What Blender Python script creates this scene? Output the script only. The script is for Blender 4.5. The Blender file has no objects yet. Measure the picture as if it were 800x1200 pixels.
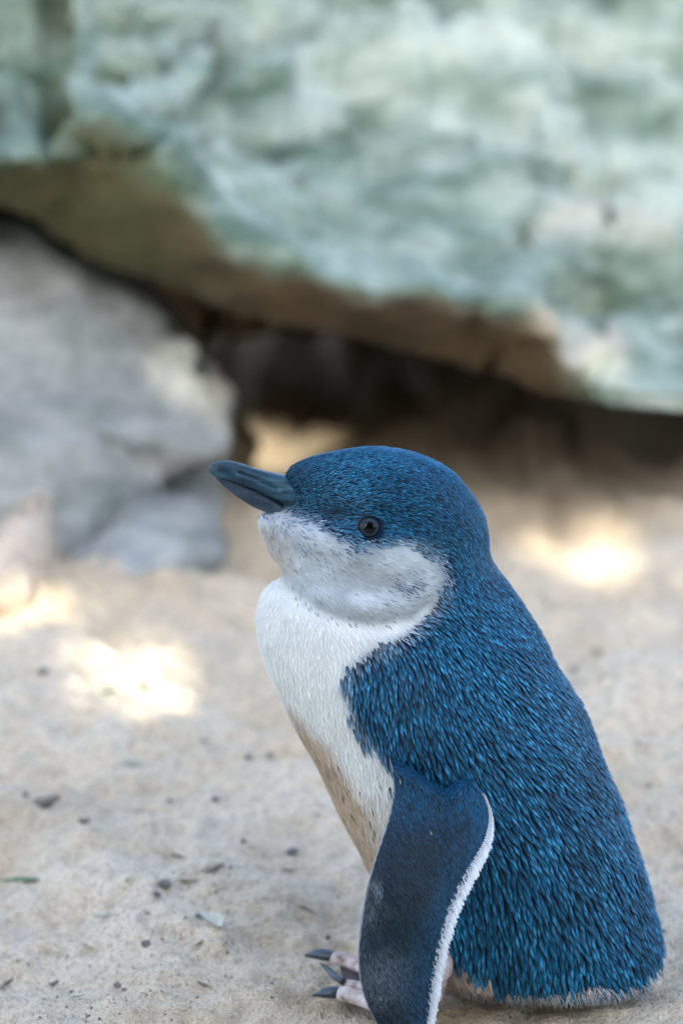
import bpy, math, random
import numpy as np
from mathutils import Vector
from mathutils.bvhtree import BVHTree

SC = bpy.context.scene
COL = SC.collection
rng = np.random.default_rng(7)
random.seed(7)
R = math.radians

# ------------------------------------------------------------------ camera
PITCH = R(15.0)
DH = 0.876                       # horizontal distance camera -> bird's middle plane
CAM_H = 0.4233
FPX = 1200 * 85 / 36.0
CAM = np.array([0.0, -DH, CAM_H])
FWD = np.array([0, math.cos(PITCH), -math.sin(PITCH)])
UPV = np.array([0, math.sin(PITCH), math.cos(PITCH)])
RGT = np.array([1.0, 0, 0])

cd = bpy.data.cameras.new('camera')
cam = bpy.data.objects.new('camera', cd)
COL.objects.link(cam)
cam.location = CAM
cam.rotation_euler = (math.pi / 2 - PITCH, 0, 0)
cd.sensor_fit = 'VERTICAL'
cd.sensor_height = 36.0
cd.sensor_width = 24.0
cd.lens = 85.0
cd.clip_start = 0.02
cd.clip_end = 300
cd.dof.use_dof = True
cd.dof.focus_distance = 0.888
cd.dof.aperture_fstop = 6.0
cd.dof.aperture_blades = 9
SC.camera = cam

# ------------------------------------------------------------------ light
SUN_TO = np.array([-0.08, -0.87, 0.42]); SUN_TO /= np.linalg.norm(SUN_TO)
SUN_EL = math.asin(SUN_TO[2])
SUN_AZ = math.atan2(SUN_TO[0], SUN_TO[1])
w = bpy.data.worlds.new('World'); SC.world = w; w.use_nodes = True
nt = w.node_tree
bg = nt.nodes['Background']
sky = nt.nodes.new('ShaderNodeTexSky'); sky.sky_type = 'NISHITA'
sky.sun_disc = False; sky.sun_elevation = SUN_EL; sky.sun_rotation = SUN_AZ
sky.air_density = 0.75; sky.dust_density = 4.0; sky.ozone_density = 0.4
nt.links.new(sky.outputs[0], bg.inputs[0]); bg.inputs[1].default_value = 0.15
sd = bpy.data.lights.new('sun', 'SUN'); sd.energy = 2.0; sd.angle = R(0.5); sd.color = (1.0, 0.90, 0.76)
so = bpy.data.objects.new('sun', sd); COL.objects.link(so)
so.rotation_euler = Vector(SUN_TO).to_track_quat('Z', 'Y').to_euler()
so.location = (2, -5, 6)
SC.view_settings.view_transform = 'Standard'; SC.view_settings.look = 'None'
SC.view_settings.gamma = 1.0; SC.view_settings.use_curve_mapping = False
SC.view_settings.exposure = 2.85
SC.render.engine = 'CYCLES'
SC.cycles.use_denoising = True
SC.cycles.max_bounces = 6

# ------------------------------------------------------------------ helpers
def raydir(px, py):
    px = np.asarray(px, float); py = np.asarray(py, float)
    a = (px - 400) / FPX; b = -(py - 600) / FPX
    return FWD + a[..., None] * RGT + b[..., None] * UPV
def at(px, py, Y=0.0):
    d = raydir(px, py)
    t = (np.asarray(Y, float) + DH) / d[..., 1]
    return CAM + t[..., None] * d
def ground(px, py, z=0.0):
    d = raydir(px, py)
    t = (z - CAM_H) / d[..., 2]
    return CAM + t[..., None] * d
def project(P):
    v = P - CAM
    f = v @ FWD
    return 400 + FPX * (v @ RGT) / f, 600 - FPX * (v @ UPV) / f
def pchip(x, xs, ys):
    xs = np.asarray(xs, float); ys = np.asarray(ys, float); x = np.asarray(x, float)
    h = np.diff(xs); d = np.diff(ys) / h
    m = np.zeros_like(ys); m[0] = d[0]; m[-1] = d[-1]
    for i in range(1, len(xs) - 1):
        if d[i - 1] * d[i] > 0:
            w1 = 2 * h[i] + h[i - 1]; w2 = h[i] + 2 * h[i - 1]
            m[i] = (w1 + w2) / (w1 / d[i - 1] + w2 / d[i])
    k = np.clip(np.searchsorted(xs, x) - 1, 0, len(h) - 1)
    t = np.clip((x - xs[k]) / h[k], 0, 1)
    return ((1 + 2*t) * (1-t)**2 * ys[k] + t * (1-t)**2 * h[k] * m[k]
            + t*t*(3-2*t) * ys[k+1] + t*t*(t-1) * h[k] * m[k+1])
PERM = np.random.default_rng(3).integers(0, 2**31, 4096)
def _hash(i, j, k, s):
    n = PERM[(i + s * 131) & 4095] ^ PERM[(j * 3 + 917) & 4095] * 3 ^ PERM[(k * 7 + 211) & 4095] * 5
    return (PERM[(n ^ (i * 31 + j * 17 + k * 13)) & 4095] % 10007) / 10007.0
def vnoise(P, scale, seed=0):
    Q = np.asarray(P, float) * scale + 100.0
    I = np.floor(Q).astype(np.int64); F = Q - I; F = F * F * F * (F * (F * 6 - 15) + 10)
    i, j, k = I[..., 0], I[..., 1], I[..., 2]; u, v, q = F[..., 0], F[..., 1], F[..., 2]
    def c(a, b, d): return _hash(i + a, j + b, k + d, seed)
    x00 = c(0,0,0)*(1-u)+c(1,0,0)*u; x10 = c(0,1,0)*(1-u)+c(1,1,0)*u
    x01 = c(0,0,1)*(1-u)+c(1,0,1)*u; x11 = c(0,1,1)*(1-u)+c(1,1,1)*u
    return ((x00*(1-v)+x10*v)*(1-q) + (x01*(1-v)+x11*v)*q) * 2 - 1
def fbm(P, scale, octv=4, seed=0, gain=0.5):
    P = np.asarray(P, float)
    s = 0; a = 1
    for o in range(octv):
        s = s + a * vnoise(P, scale * 2.03**o, seed + o); a *= gain
    return s
def smooth(a, b, x):
    t = np.clip((x - a) / (b - a), 0, 1); return t * t * (3 - 2 * t)
def polydist(px, py, poly):
    """signed distance (px), positive inside"""
    px = np.asarray(px, float); py = np.asarray(py, float)
    P = np.array(poly, float); n = len(P)
    best = np.full(px.shape, 1e9); inside = np.zeros(px.shape, bool)
    for i in range(n):
        a = P[i]; b = P[(i + 1) % n]
        ab = b - a; l2 = max(ab @ ab, 1e-9)
        t = np.clip(((px - a[0]) * ab[0] + (py - a[1]) * ab[1]) / l2, 0, 1)
        d = np.hypot(px - a[0] - t * ab[0], py - a[1] - t * ab[1])
        best = np.minimum(best, d)
        if a[1] != b[1]:
            c = ((a[1] > py) != (b[1] > py)) & (px < (b[0]-a[0]) * (py - a[1]) / (b[1]-a[1]) + a[0])
            inside ^= c
    return np.where(inside, best, -best)
def linedist(px, py, line):
    best = np.full(np.shape(px), 1e9)
    L = np.array(line, float)
    for a, b in zip(L[:-1], L[1:]):
        ab = b - a; l2 = max(ab @ ab, 1e-9)
        t = np.clip(((px - a[0]) * ab[0] + (py - a[1]) * ab[1]) / l2, 0, 1)
        best = np.minimum(best, np.hypot(px - a[0] - t * ab[0], py - a[1] - t * ab[1]))
    return best
def grid_faces(nr, nc, wrap=True, off=0):
    r = np.arange(nr - 1)[:, None]; c = np.arange(nc if wrap else nc - 1)[None, :]
    c2 = (c + 1) % nc
    a = r * nc + c; b = r * nc + c2; d = (r + 1) * nc + c2; e = (r + 1) * nc + c
    return np.stack([a + 0*c2, b, d, e], -1).reshape(-1, 4) + off
def mesh_np(name, V, F, smooth_=True):
    """V (n,3), F (m,k) array"""
    me = bpy.data.meshes.new(name)
    V = np.asarray(V, np.float32); F = np.asarray(F, np.int32)
    me.vertices.add(len(V)); me.vertices.foreach_set('co', V.ravel())
    k = F.shape[1]
    me.loops.add(F.size); me.loops.foreach_set('vertex_index', F.ravel())
    me.polygons.add(len(F))
    me.polygons.foreach_set('loop_start', np.arange(0, F.size, k, dtype=np.int32))
    me.update(calc_edges=True); me.validate()
    me.polygons.foreach_set('use_smooth', np.full(len(me.polygons), smooth_))
    return me
def mesh_list(name, V, F, smooth_=True):
    me = bpy.data.meshes.new(name); me.from_pydata([tuple(map(float, v)) for v in V], [], F); me.update()
    for p in me.polygons: p.use_smooth = smooth_
    return me
def obj(name, me, mat=None, parent=None, label=None, cat=None, group=None, kind=None):
    o = bpy.data.objects.new(name, me); COL.objects.link(o)
    if mat is not None and me is not None: me.materials.append(mat)
    if parent is not None: o.parent = parent
    if label: o['label'] = label
    if cat: o['category'] = cat
    if group: o['group'] = group
    if kind: o['kind'] = kind
    return o
def set_col(me, C, name='col'):
    a = me.color_attributes.new(name, 'FLOAT_COLOR', 'POINT')
    C = np.asarray(C, np.float32)
    if C.shape[1] == 3: C = np.hstack([C, np.ones((len(C), 1), np.float32)])
    a.data.foreach_set('color', C.ravel())

# ------------------------------------------------------------------ materials
def mat(name, col=(.5,.5,.5), rough=.6, spec=.5, **kw):
    m = bpy.data.materials.new(name); m.use_nodes = True
    b = m.node_tree.nodes['Principled BSDF']
    b.inputs['Base Color'].default_value = (*col, 1); b.inputs['Roughness'].default_value = rough
    b.inputs['Specular IOR Level'].default_value = spec
    for k, v in kw.items(): b.inputs[k].default_value = v
    return m, m.node_tree, b
def N(nt, t, **kw):
    n = nt.nodes.new(t)
    for k, v in kw.items():
        if k in n.inputs: n.inputs[k].default_value = v
        else: setattr(n, k, v)
    return n
def noise(nt, scale, detail=4, rough=.55, dist=0.0, vec=None):
    n = N(nt, 'ShaderNodeTexNoise'); n.inputs['Scale'].default_value = scale
    n.inputs['Detail'].default_value = detail; n.inputs['Roughness'].default_value = rough
    n.inputs['Distortion'].default_value = dist
    if vec is not None: nt.links.new(vec, n.inputs['Vector'])
    return n
def ramp(nt, src, stops):
    r = N(nt, 'ShaderNodeValToRGB'); e = r.color_ramp.elements
    while len(e) < len(stops): e.new(0.5)
    for el, (p, c) in zip(e, stops):
        el.position = p; el.color = (*c, 1) if len(c) == 3 else c
    nt.links.new(src, r.inputs[0]); return r
def mixc(nt, fac, a, b, mode='MIX'):
    m = N(nt, 'ShaderNodeMix', data_type='RGBA', blend_type=mode)
    for sock, v in ((m.inputs[0], fac), (m.inputs[6], a), (m.inputs[7], b)):
        if hasattr(v, 'is_linked'): nt.links.new(v, sock)
        else: sock.default_value = v if isinstance(v, (int, float)) else (*v, 1)
    return m.outputs[2]
def bump(nt, b, h, strength, dist):
    bp = N(nt, 'ShaderNodeBump'); bp.inputs['Strength'].default_value = strength
    bp.inputs['Distance'].default_value = dist
    nt.links.new(h, bp.inputs['Height']); 
    nt.links.new(bp.outputs[0], b.inputs['Normal']); return bp
def objcoord(nt):
    return N(nt, 'ShaderNodeTexCoord').outputs['Object']

# sand
M_SAND, t_, b_ = mat('sand', rough=.95, spec=.2)
oc = objcoord(t_)
n1 = noise(t_, 9, 5, .6, 0, oc); n2 = noise(t_, 160, 4, .7, 0, oc); n3 = noise(t_, 900, 2, .6, 0, oc)
c1 = ramp(t_, n1.outputs[0], [(.3, (.58,.485,.345)), (.5, (.67,.578,.425)), (.72, (.74,.66,.515))])
c2 = ramp(t_, n2.outputs[0], [(.3, (.72,.70,.68)), (.5, (1,1,1)), (.75, (1.12,1.1,1.08))])
c3 = ramp(t_, n3.outputs[0], [(.3, (.60,.56,.53)), (.47, (1,1,1)), (.72, (1.2,1.18,1.15))])
k = mixc(t_, 1.0, c1.outputs[0], c2.outputs[0], 'MULTIPLY'); k = mixc(t_, .8, k, c3.outputs[0], 'MULTIPLY')
at_ = N(t_, 'ShaderNodeAttribute', attribute_name='brown_tint')
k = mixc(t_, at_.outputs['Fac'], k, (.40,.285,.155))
t_.links.new(k, b_.inputs['Base Color'])
ad = N(t_, 'ShaderNodeMath', operation='ADD'); t_.links.new(n2.outputs[0], ad.inputs[0])
ml = N(t_, 'ShaderNodeMath', operation='MULTIPLY'); t_.links.new(n3.outputs[0], ml.inputs[0]); ml.inputs[1].default_value = .35
t_.links.new(ml.outputs[0], ad.inputs[1])
bump(t_, b_, ad.outputs[0], 1.0, .0055)

# rock with lichen; attribute 'bare' = exposed brown sandstone
def rock_mat(name, light, mid, dark, moss, bare, mossamt=.5, sc=1.0):
    m, t, b = mat(name, rough=.9, spec=.25)
    oc = objcoord(t)
    mp = N(t, 'ShaderNodeMapping'); mp.inputs['Scale'].default_value = (1.0, .8, 2.2)
    t.links.new(oc, mp.inputs[0]); v = mp.outputs[0]
    a = noise(t, 5*sc, 6, .62, .6, v); d = noise(t, 13*sc, 5, .6, .3, v); e = noise(t, 60*sc, 4, .6, 0, oc)
    g = noise(t, 3.1*sc, 5, .6, .8, v)
    base = ramp(t, a.outputs[0], [(.36, dark), (.48, mid), (.60, light)])
    mo = ramp(t, d.outputs[0], [(.45, (0,0,0)), (.60, (1,1,1))])
    gm = ramp(t, g.outputs[0], [(.40, (0,0,0)), (.55, (1,1,1))])
    mf = mixc(t, 1.0, mo.outputs[0], gm.outputs[0], 'MULTIPLY')
    ms = N(t, 'ShaderNodeMath', operation='MULTIPLY'); t.links.new(mf, ms.inputs[0]); ms.inputs[1].default_value = mossamt
    k = mixc(t, ms.outputs[0], base.outputs[0], moss)
    fine = ramp(t, e.outputs[0], [(.3, (.72,.72,.72)), (.55, (1,1,1)), (.75, (1.15,1.15,1.15))])
    k = mixc(t, .9, k, fine.outputs[0], 'MULTIPLY')
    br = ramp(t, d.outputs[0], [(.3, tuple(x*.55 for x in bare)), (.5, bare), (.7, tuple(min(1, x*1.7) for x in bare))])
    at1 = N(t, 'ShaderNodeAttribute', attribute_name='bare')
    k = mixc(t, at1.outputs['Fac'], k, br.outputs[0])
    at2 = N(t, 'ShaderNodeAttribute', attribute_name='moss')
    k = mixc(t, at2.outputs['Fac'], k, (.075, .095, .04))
    at3 = N(t, 'ShaderNodeAttribute', attribute_name='pale_patch')
    k = mixc(t, at3.outputs['Fac'], k, (.50, .44, .34))
    t.links.new(k, b.inputs['Base Color'])
    bump(t, b, e.outputs[0], .6, .006)
    return m
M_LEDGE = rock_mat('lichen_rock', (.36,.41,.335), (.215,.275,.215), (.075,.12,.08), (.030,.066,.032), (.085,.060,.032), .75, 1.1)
M_DARKST = rock_mat('dark_stone', (.16,.14,.125), (.10,.09,.08), (.06,.055,.05), (.07,.07,.05), (.1,.08,.07), .4, 2.0)
M_TAN = rock_mat('sunlit_tan', (.56,.48,.38), (.48,.40,.31), (.38,.31,.24), (.3,.27,.2), (.4,.3,.2), .2, 2.0)  # sunlit tone put into the colour of two added tan shapes
M_BOULD = rock_mat('grey_rock', (.35,.365,.345), (.26,.28,.27), (.17,.19,.19), (.13,.16,.13), (.30,.25,.22), .55, 1.5)

# plumage, colour from feather attribute
def vcol_mat(name, rough, spec, sheen=0.0, alpha=None):
    m, t, b = mat(name, rough=rough, spec=spec)
    a = N(t, 'ShaderNodeAttribute', attribute_name='col')
    t.links.new(a.outputs['Color'], b.inputs['Base Color'])
    if sheen:
        b.inputs['Sheen Weight'].default_value = sheen; b.inputs['Sheen Roughness'].default_value = .4
    return m
M_BLUE = vcol_mat('blue_feather', .42, .2, 0)
M_WHITE = vcol_mat('white_feather', .8, .2, .1)
M_SKINV = vcol_mat('under_plumage', .9, .15)
M_FLIP = vcol_mat('flipper_feather', .55, .25)

# ================================================================== THE GROUND
def axis(lo, hi, step, far):
    a = list(np.arange(lo, hi + 1e-9, step)); s = step
    up = []; x = a[-1]
    while x < far: s *= 1.16; x += s; up.append(x)
    s = step; dn = []; x = a[0]
    while x > -far: s *= 1.16; x -= s; dn.append(x)
    return np.array(dn[::-1] + a + up)
gx = axis(-.24, .26, .0021, 40); gy = axis(-.13, .50, .0024, 40)
def sand_h(x, y):
    P = np.stack([x, y, np.zeros_like(x)], -1)
    near = np.exp(-(((x - .05) / .16)**2 + (y / .12)**2))      # trodden flat round the bird
    h = .014 * fbm(P, 6.5, 3, 11) + .0100 * fbm(P, 19, 3, 23)
    q = fbm(P, 60, 3, 37); h = h + .0032 * q
    h = h * (1 - .6 * near)
    return h + .0010 * fbm(P, 190, 2, 51)
GX, GY = np.meshgrid(gx, gy)
GZ = sand_h(GX, GY)
# footprints and scuffs
prints = [(-.13, .06), (-.19, .16), (-.06, .19), (.2, .22), (-.1, .30), (-.2, -.01), (.03, .33), (-.15, .12)]
for (a, b) in prints:
    r2 = ((GX - a) / .022)**2 + ((GY - b) / .017)**2
    GZ = GZ - .0045 * np.exp(-r2) + .0022 * np.exp(-(np.sqrt(r2) - 1.7)**2 * 4)
GZ = GZ + np.where(GY > .8, .02 * smooth(.8, 1.3, GY), 0) 
me = mesh_np('sand_ground', np.stack([GX, GY, GZ], -1).reshape(-1, 3), grid_faces(len(gy), len(gx), False))
brownf = np.zeros(GX.size)
pxg, pyg = project(np.stack([GX, GY, GZ], -1).reshape(-1, 3))
P3 = np.stack([GX, GY, 0*GX], -1).reshape(-1, 3)
nzd = fbm(P3, 30, 3, 71)
for (cx, cy, sx, sy, am) in [(360, 1085, 55, 22, .45), (380, 1170, 60, 25, .5), (560, 1185, 120, 30, .55), (260, 1190, 60, 12, .25)]:  # browner sand patches by the feet, under the body and in front
    brownf += am * np.exp(-((pxg - cx) / sx)**2 - ((pyg - cy) / sy)**2) * (P3[:, 1] < .3) * (P3[:, 1] > -.2) * np.clip(.8 + nzd, 0, 1.5)
a = me.attributes.new('brown_tint', 'FLOAT', 'POINT'); a.data.foreach_set('value', np.clip(brownf, 0, 1).astype(np.float32))
obj('sand', me, M_SAND, kind='structure')
def gz(x, y):
    x = np.asarray(x, float); y = np.asarray(y, float)
    i = np.clip(np.searchsorted(gx, x) - 1, 0, len(gx) - 2); j = np.clip(np.searchsorted(gy, y) - 1, 0, len(gy) - 2)
    u = (x - gx[i]) / (gx[i+1] - gx[i]); v = (y - gy[j]) / (gy[j+1] - gy[j])
    return (GZ[j, i]*(1-u)+GZ[j, i+1]*u)*(1-v) + (GZ[j+1, i]*(1-u)+GZ[j+1, i+1]*u)*v

# ================================================================== ROCK LEDGE
E_x = [-700, -300, 0, 55, 66, 76, 92, 130, 170, 200, 222, 245, 275, 330, 390, 440, 500, 560, 620, 645, 665, 700, 760, 830, 1100, 1500]
E_y = [120, 150, 180, 184, 160, 132, 124, 142, 162, 182, 222, 262, 288, 300, 325, 343, 338, 348, 362, 372, 425, 462, 468, 474, 505, 540]
L_x = [-700, -300, 0, 100, 200, 260, 400, 480, 560, 640, 700, 760, 830, 1100, 1500]
L_y = [150, 185, 240, 292, 338, 360, 391, 403, 426, 456, 470, 476, 482, 515, 548]
cx = np.concatenate([np.linspace(-700, -60, 40, endpoint=False), np.linspace(-60, 860, 231), np.linspace(866, 1500, 40)])
Ey = np.interp(cx, E_x, E_y); Ly = np.interp(cx, L_x, L_y)
Ey = np.minimum(Ey, Ly - 5)
rows = []; bare = []; 
YE = .63 + .00004 * (cx - 400)                        # depth of the front edge
YL = .69 + .00002 * (cx - 400)
# interior: back of the cave, buried
def row(py, Y): rows.append(at(cx, py, Y))
lip = at(cx, Ly, YL)
# underside, going back into the hollow
NU = 15
for f in np.linspace(1, 0, NU):
    p = lip.copy(); p[:, 1] += .62 * f; p[:, 2] = p[:, 2] + .05 * math.sin(min(1, f * 1.6) * math.pi * .5)
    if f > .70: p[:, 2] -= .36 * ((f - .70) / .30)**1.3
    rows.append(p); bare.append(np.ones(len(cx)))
nf = 14
for f in np.linspace(0, 1, nf)[1:]:
    py = Ly + (Ey - Ly) * f
    Y = YL + (YE - YL) * (f ** .8) - .015 * np.sin(f * math.pi)
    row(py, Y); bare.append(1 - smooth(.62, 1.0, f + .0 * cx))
# top surface: pixel rows upward from the edge, depth grows
crease_y = np.interp(cx, [-700, 60, 90, 200, 300, 420, 560, 900, 1500], [150, 95, 84, 74, 55, 25, -20, -90, -200])
nt_ = 46
for f in np.linspace(0, 1, nt_)[1:]:
    py = Ey + (-170 - Ey) * f
    s = (Ey - py) / 500.0                               # 0 at edge .. 1
    Y = YE + .04 * smooth(0, .12, s) + .62 * s
    step = smooth(-12, 22, crease_y - py)               # the upper layer stands behind a crease
    Y = Y + .10 * step + .05 * np.exp(-((py - crease_y) / 13.0)**2)
    row(py, Y); bare.append(0 * cx)
last = rows[-1].copy()
for k_ in range(1, 7):
    p = last.copy(); p[:, 1] += .35 * k_; p[:, 2] += .16 * k_ - .022 * k_ * k_; rows.append(p); bare.append(0 * cx)
p = rows[-1].copy(); p[:, 1] += .5; p[:, 2] -= 1.6; rows.append(p); bare.append(0 * cx)
V = np.array(rows); nr, nc = V.shape[:2]
Pn = V.reshape(-1, 3)
# normals for displacement
du = np.gradient(V, axis=1); dv = np.gradient(V, axis=0); nn = np.cross(du, dv); nn /= np.linalg.norm(nn, axis=-1, keepdims=True) + 1e-12
nn = nn.reshape(-1, 3)
Q = Pn * np.array([1, 1, 1.9])
disp = .030 * fbm(Q, 5, 3, 5) + .013 * fbm(Q, 17, 3, 15) + .004 * fbm(Q, 55, 3, 25)
rdg = 1 - np.abs(fbm(Q, 7, 2, 44)); disp = disp - .028 * np.clip(rdg - .88, 0, 1) / .12
ridx = np.repeat(np.arange(nr), nc)
edge_w = np.where(ridx < NU, .6, np.where(ridx < NU + nf, .35, np.clip(.35 + (ridx - NU - nf) * .06, 0, 1)))
px_, py_ = project(Pn)
top = ridx >= NU + nf - 1
# crack between the two blocks at the left
crk = np.exp(-((px_ - 66 - 4 * np.sin(py_ / 23.0)) / 11.0)**2) * (py_ < 190) * top
disp = disp * edge_w - .05 * crk
# broken corner at the right: a dark pocket and a paler ridge and knob
pock = np.exp(-((px_ - 690) / 34)**2 - ((py_ - 352) / 13)**2) * top
rid = np.exp(-(linedist(px_, py_, [(655, 250), (672, 285), (705, 300), (775, 302)]) / 13)**2) * top
knob = np.exp(-((px_ - 705) / 40)**2 - ((py_ - 425) / 30)**2)
disp = disp - .05 * pock + .022 * rid + .02 * knob
flip = 1.0 if (nn[(nr - 20) * nc + nc // 2] @ np.array([0, -.3, 1])) > 0 else -1.0
Vd = Pn + flip * nn * disp[:, None]
F = grid_faces(nr, nc, False)
if flip < 0: F = F[:, ::-1]
me = mesh_np('rock_ledge', Vd, F)
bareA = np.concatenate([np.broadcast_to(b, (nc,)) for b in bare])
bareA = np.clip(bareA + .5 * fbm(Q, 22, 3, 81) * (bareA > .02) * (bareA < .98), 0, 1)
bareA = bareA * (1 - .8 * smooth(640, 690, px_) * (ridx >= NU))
def fattr(me, n, v):
    a = me.attributes.new(n, 'FLOAT', 'POINT'); a.data.foreach_set('value', np.clip(v, 0, 1).astype(np.float32))
fattr(me, 'bare', bareA)
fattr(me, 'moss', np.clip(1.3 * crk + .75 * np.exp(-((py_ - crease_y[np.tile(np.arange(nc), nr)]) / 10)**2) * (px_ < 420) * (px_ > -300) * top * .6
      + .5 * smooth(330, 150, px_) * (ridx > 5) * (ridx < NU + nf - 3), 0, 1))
fattr(me, 'pale_patch', np.clip(.5 * rid + .7 * np.exp(-(linedist(px_, py_, [(640, 372), (665, 415), (715, 425)]) / 20)**2) * (ridx >= NU + 3) * (1 - pock), 0, .95))  # paler tan tone along the ridge and round the knob
obj('rock_ledge', me, M_LEDGE, label='huge lichen covered rock ledge overhanging the sand with a dark hollow beneath', cat='rock')

# ================================================================== STONES TRACED AS SOLIDS
def stone(name, outline, Yfun, thick, mat_, label, cat='rock', bulge=.05, amp=.02, seed=1, bury=0.0, group=None, nA=120, nR=16, fres=20):
    O = np.array(outline, float); n = len(O)
    d = np.linalg.norm(np.roll(O, -1, 0) - O, axis=1); s = np.concatenate([[0], np.cumsum(d)])
    u = np.linspace(0, s[-1], nA, endpoint=False)
    ox = np.interp(u, s, np.append(O[:, 0], O[0, 0])); oy = np.interp(u, s, np.append(O[:, 1], O[0, 1]))
    for _ in range(2):
        ox = (np.roll(ox, 1) + 2 * ox + np.roll(ox, -1)) / 4; oy = (np.roll(oy, 1) + 2 * oy + np.roll(oy, -1)) / 4
    c = np.array([ox.mean(), oy.mean()])
    V = []; 
    rr = np.sin(np.linspace(0.02, 1, nR) * math.pi / 2)
    for r in rr:                                         # front half
        x = c[0] + (ox - c[0]) * r; y = c[1] + (oy - c[1]) * r
        V.append(at(x, y, Yfun(x, y) - bulge * math.sqrt(max(0, 1 - r * r)) + bulge))
    edge = V[-1]; cen = edge.mean(0)
    for r in rr[::-1][1:]:                               # back half
        p = cen + (edge - cen) * r
        p[:, 1] += thick * math.sqrt(max(0, 1 - r * r)); V.append(p)
    V = np.array(V); nr_, nc_ = V.shape[:2]; P = V.reshape(-1, 3)
    du = np.roll(V, -1, 1) - np.roll(V, 1, 1); dv = np.gradient(V, axis=0)
    nn = np.cross(du, dv).reshape(-1, 3); nn /= np.linalg.norm(nn, axis=1, keepdims=True) + 1e-12
    if nn[nc_ * 3:nc_ * 4, 1].mean() > 0: nn = -nn; fl = True
    else: fl = False
    Q = P * np.array([1, 1, 1.5])
    dsp = amp * fbm(Q, 9, 3, seed) + amp * .4 * fbm(Q, 30, 3, seed + 9) + .1 * amp * fbm(Q, 90, 2, seed + 5)
    dsp = dsp - amp * .8 * np.clip((1 - np.abs(fbm(Q, 11, 2, seed + 3))) - .86, 0, 1) / .14
    P = P + nn * dsp[:, None]
    F = grid_faces(nr_, nc_, True)
    if fl: F = F[:, ::-1]
    F = [tuple(map(int, f)) for f in F]
    F.append(tuple(range(nc_)) if fl else tuple(range(nc_))[::-1])
    e = tuple(range((nr_ - 1) * nc_, nr_ * nc_)); F.append(e[::-1] if fl else e)
    me = mesh_list(name, P, F)
    return obj(name, me, mat_, label=label, cat=cat, group=group)

stone('boulder', [(-260, 150), (-60, 180), (20, 222), (110, 272), (160, 314), (195, 372), (225, 430), (252, 478), (270, 512), (258, 535),
                  (200, 545), (180, 575), (140, 660), (100, 700), (40, 708), (0, 712), (-80, 718), (-260, 722)],
      lambda x, y: .53 + (690 - y) * .00042, .35, M_BOULD,
      'large pale grey boulder sloping down to the sand under the overhanging ledge', bulge=.07, amp=.012, seed=61)
stone('stone', [(45, 690), (70, 655), (110, 612), (160, 575), (205, 562), (238, 578), (255, 620), (258, 648), (222, 668), (180, 682), (150, 700), (90, 715)],
      lambda x, y: .52 + (690 - y) * .0010, .16, M_BOULD,
      'low grey brown stone lying on the sand at the foot of the boulder', bulge=.05, amp=.012, seed=77)
stone('stone', [(630, 560), (645, 538), (675, 532), (695, 548), (700, 575), (670, 584), (640, 582)],
      lambda x, y: .86 + (580 - y) * .001, .07, M_DARKST,
      'small dark stone on the shaded sand below the ledge', bulge=.04, amp=.008, seed=12)
stone('stone', [(718, 632), (726, 610), (745, 596), (770, 602), (800, 606), (812, 630), (785, 642), (745, 640)],
      lambda x, y: .66 + (650 - y) * .001, .10, M_DARKST,
      'low dark stone half sunk in sunlit sand in front of the hollow', bulge=.05, amp=.010, seed=33)
stone('stone', [(-40, 520), (-20, 490), (5, 470), (22, 485), (20, 512), (0, 530), (-20, 540)],
      lambda x, y: .545 + (690 - y) * .00042 , .06, M_TAN,
      'small tan shape standing in for a sunlit spot on the large grey boulder', bulge=.03, amp=.006, seed=39)  # added shape, a sun patch put into its tan colour

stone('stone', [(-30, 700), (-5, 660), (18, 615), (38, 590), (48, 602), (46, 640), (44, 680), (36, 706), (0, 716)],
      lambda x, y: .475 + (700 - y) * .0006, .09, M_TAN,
      'upright tan wedge standing in for lit sand beside the boulder above the sunlit strip', bulge=.03, amp=.007, seed=45)  # added wedge, tone of lit sand put into its colour
# ================================================================== THE PENGUIN
S = .00031
bird = obj('penguin', None, label='little blue penguin with white chest standing on the sand, head raised in profile', cat='penguin')
bird.location = (0.05, 0, 0)
bird.empty_display_size = .05
OFF = np.array([0.05, 0, 0])
def bobj(name, me, mat_, parent=None, kind=None, label=None):
    """child of the bird: mesh given in world coordinates"""
    o = obj(name, me, mat_, parent if parent is not None else bird, kind=kind, label=label)
    me.transform(__import__('mathutils').Matrix.Translation(-OFF))
    return o
Y_ = [525.5, 527, 530, 535, 541, 548, 556, 565, 580, 592, 598, 604, 612, 620, 640, 655, 664, 671, 680, 690, 700, 715, 730, 745, 760, 780, 800, 825, 850, 900, 950, 1000, 1040, 1070, 1095, 1110, 1120, 1128, 1133, 1135]
L_ = [428, 412, 394, 370, 352, 340, 335, 334, 334, 332, 318, 307, 303, 306, 313, 320, 323, 325, 319, 311, 305, 301, 300, 301, 304, 312, 322, 333, 345, 374, 400, 424, 441, 452, 463, 474, 490, 520, 560, 620]
R_ = [432, 450, 467, 490, 506, 520, 532, 541, 553, 561, 564, 567, 569, 571, 574, 577, 581, 585, 592, 599, 606, 616, 626, 635, 643, 654, 665, 678, 689, 710, 730, 746, 757, 764, 769, 770, 765, 750, 720, 660]
H_ = [3, 14, 26, 38, 47, 54, 60, 65, 72, 76, 77.5, 79, 80.5, 82, 84, 85, 86, 87, 89, 92, 95, 101, 108, 114, 120, 127, 133, 139, 144, 150, 153, 154, 153, 150, 143, 134, 122, 100, 60, 8]
tt = np.arange(len(Y_), dtype=float); tq = np.linspace(0, len(Y_) - 1, 330)
yy = np.interp(tq, tt, Y_); LL = np.interp(tq, tt, L_); RR = np.interp(tq, tt, R_); HH = np.interp(tq, tt, H_)
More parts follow.
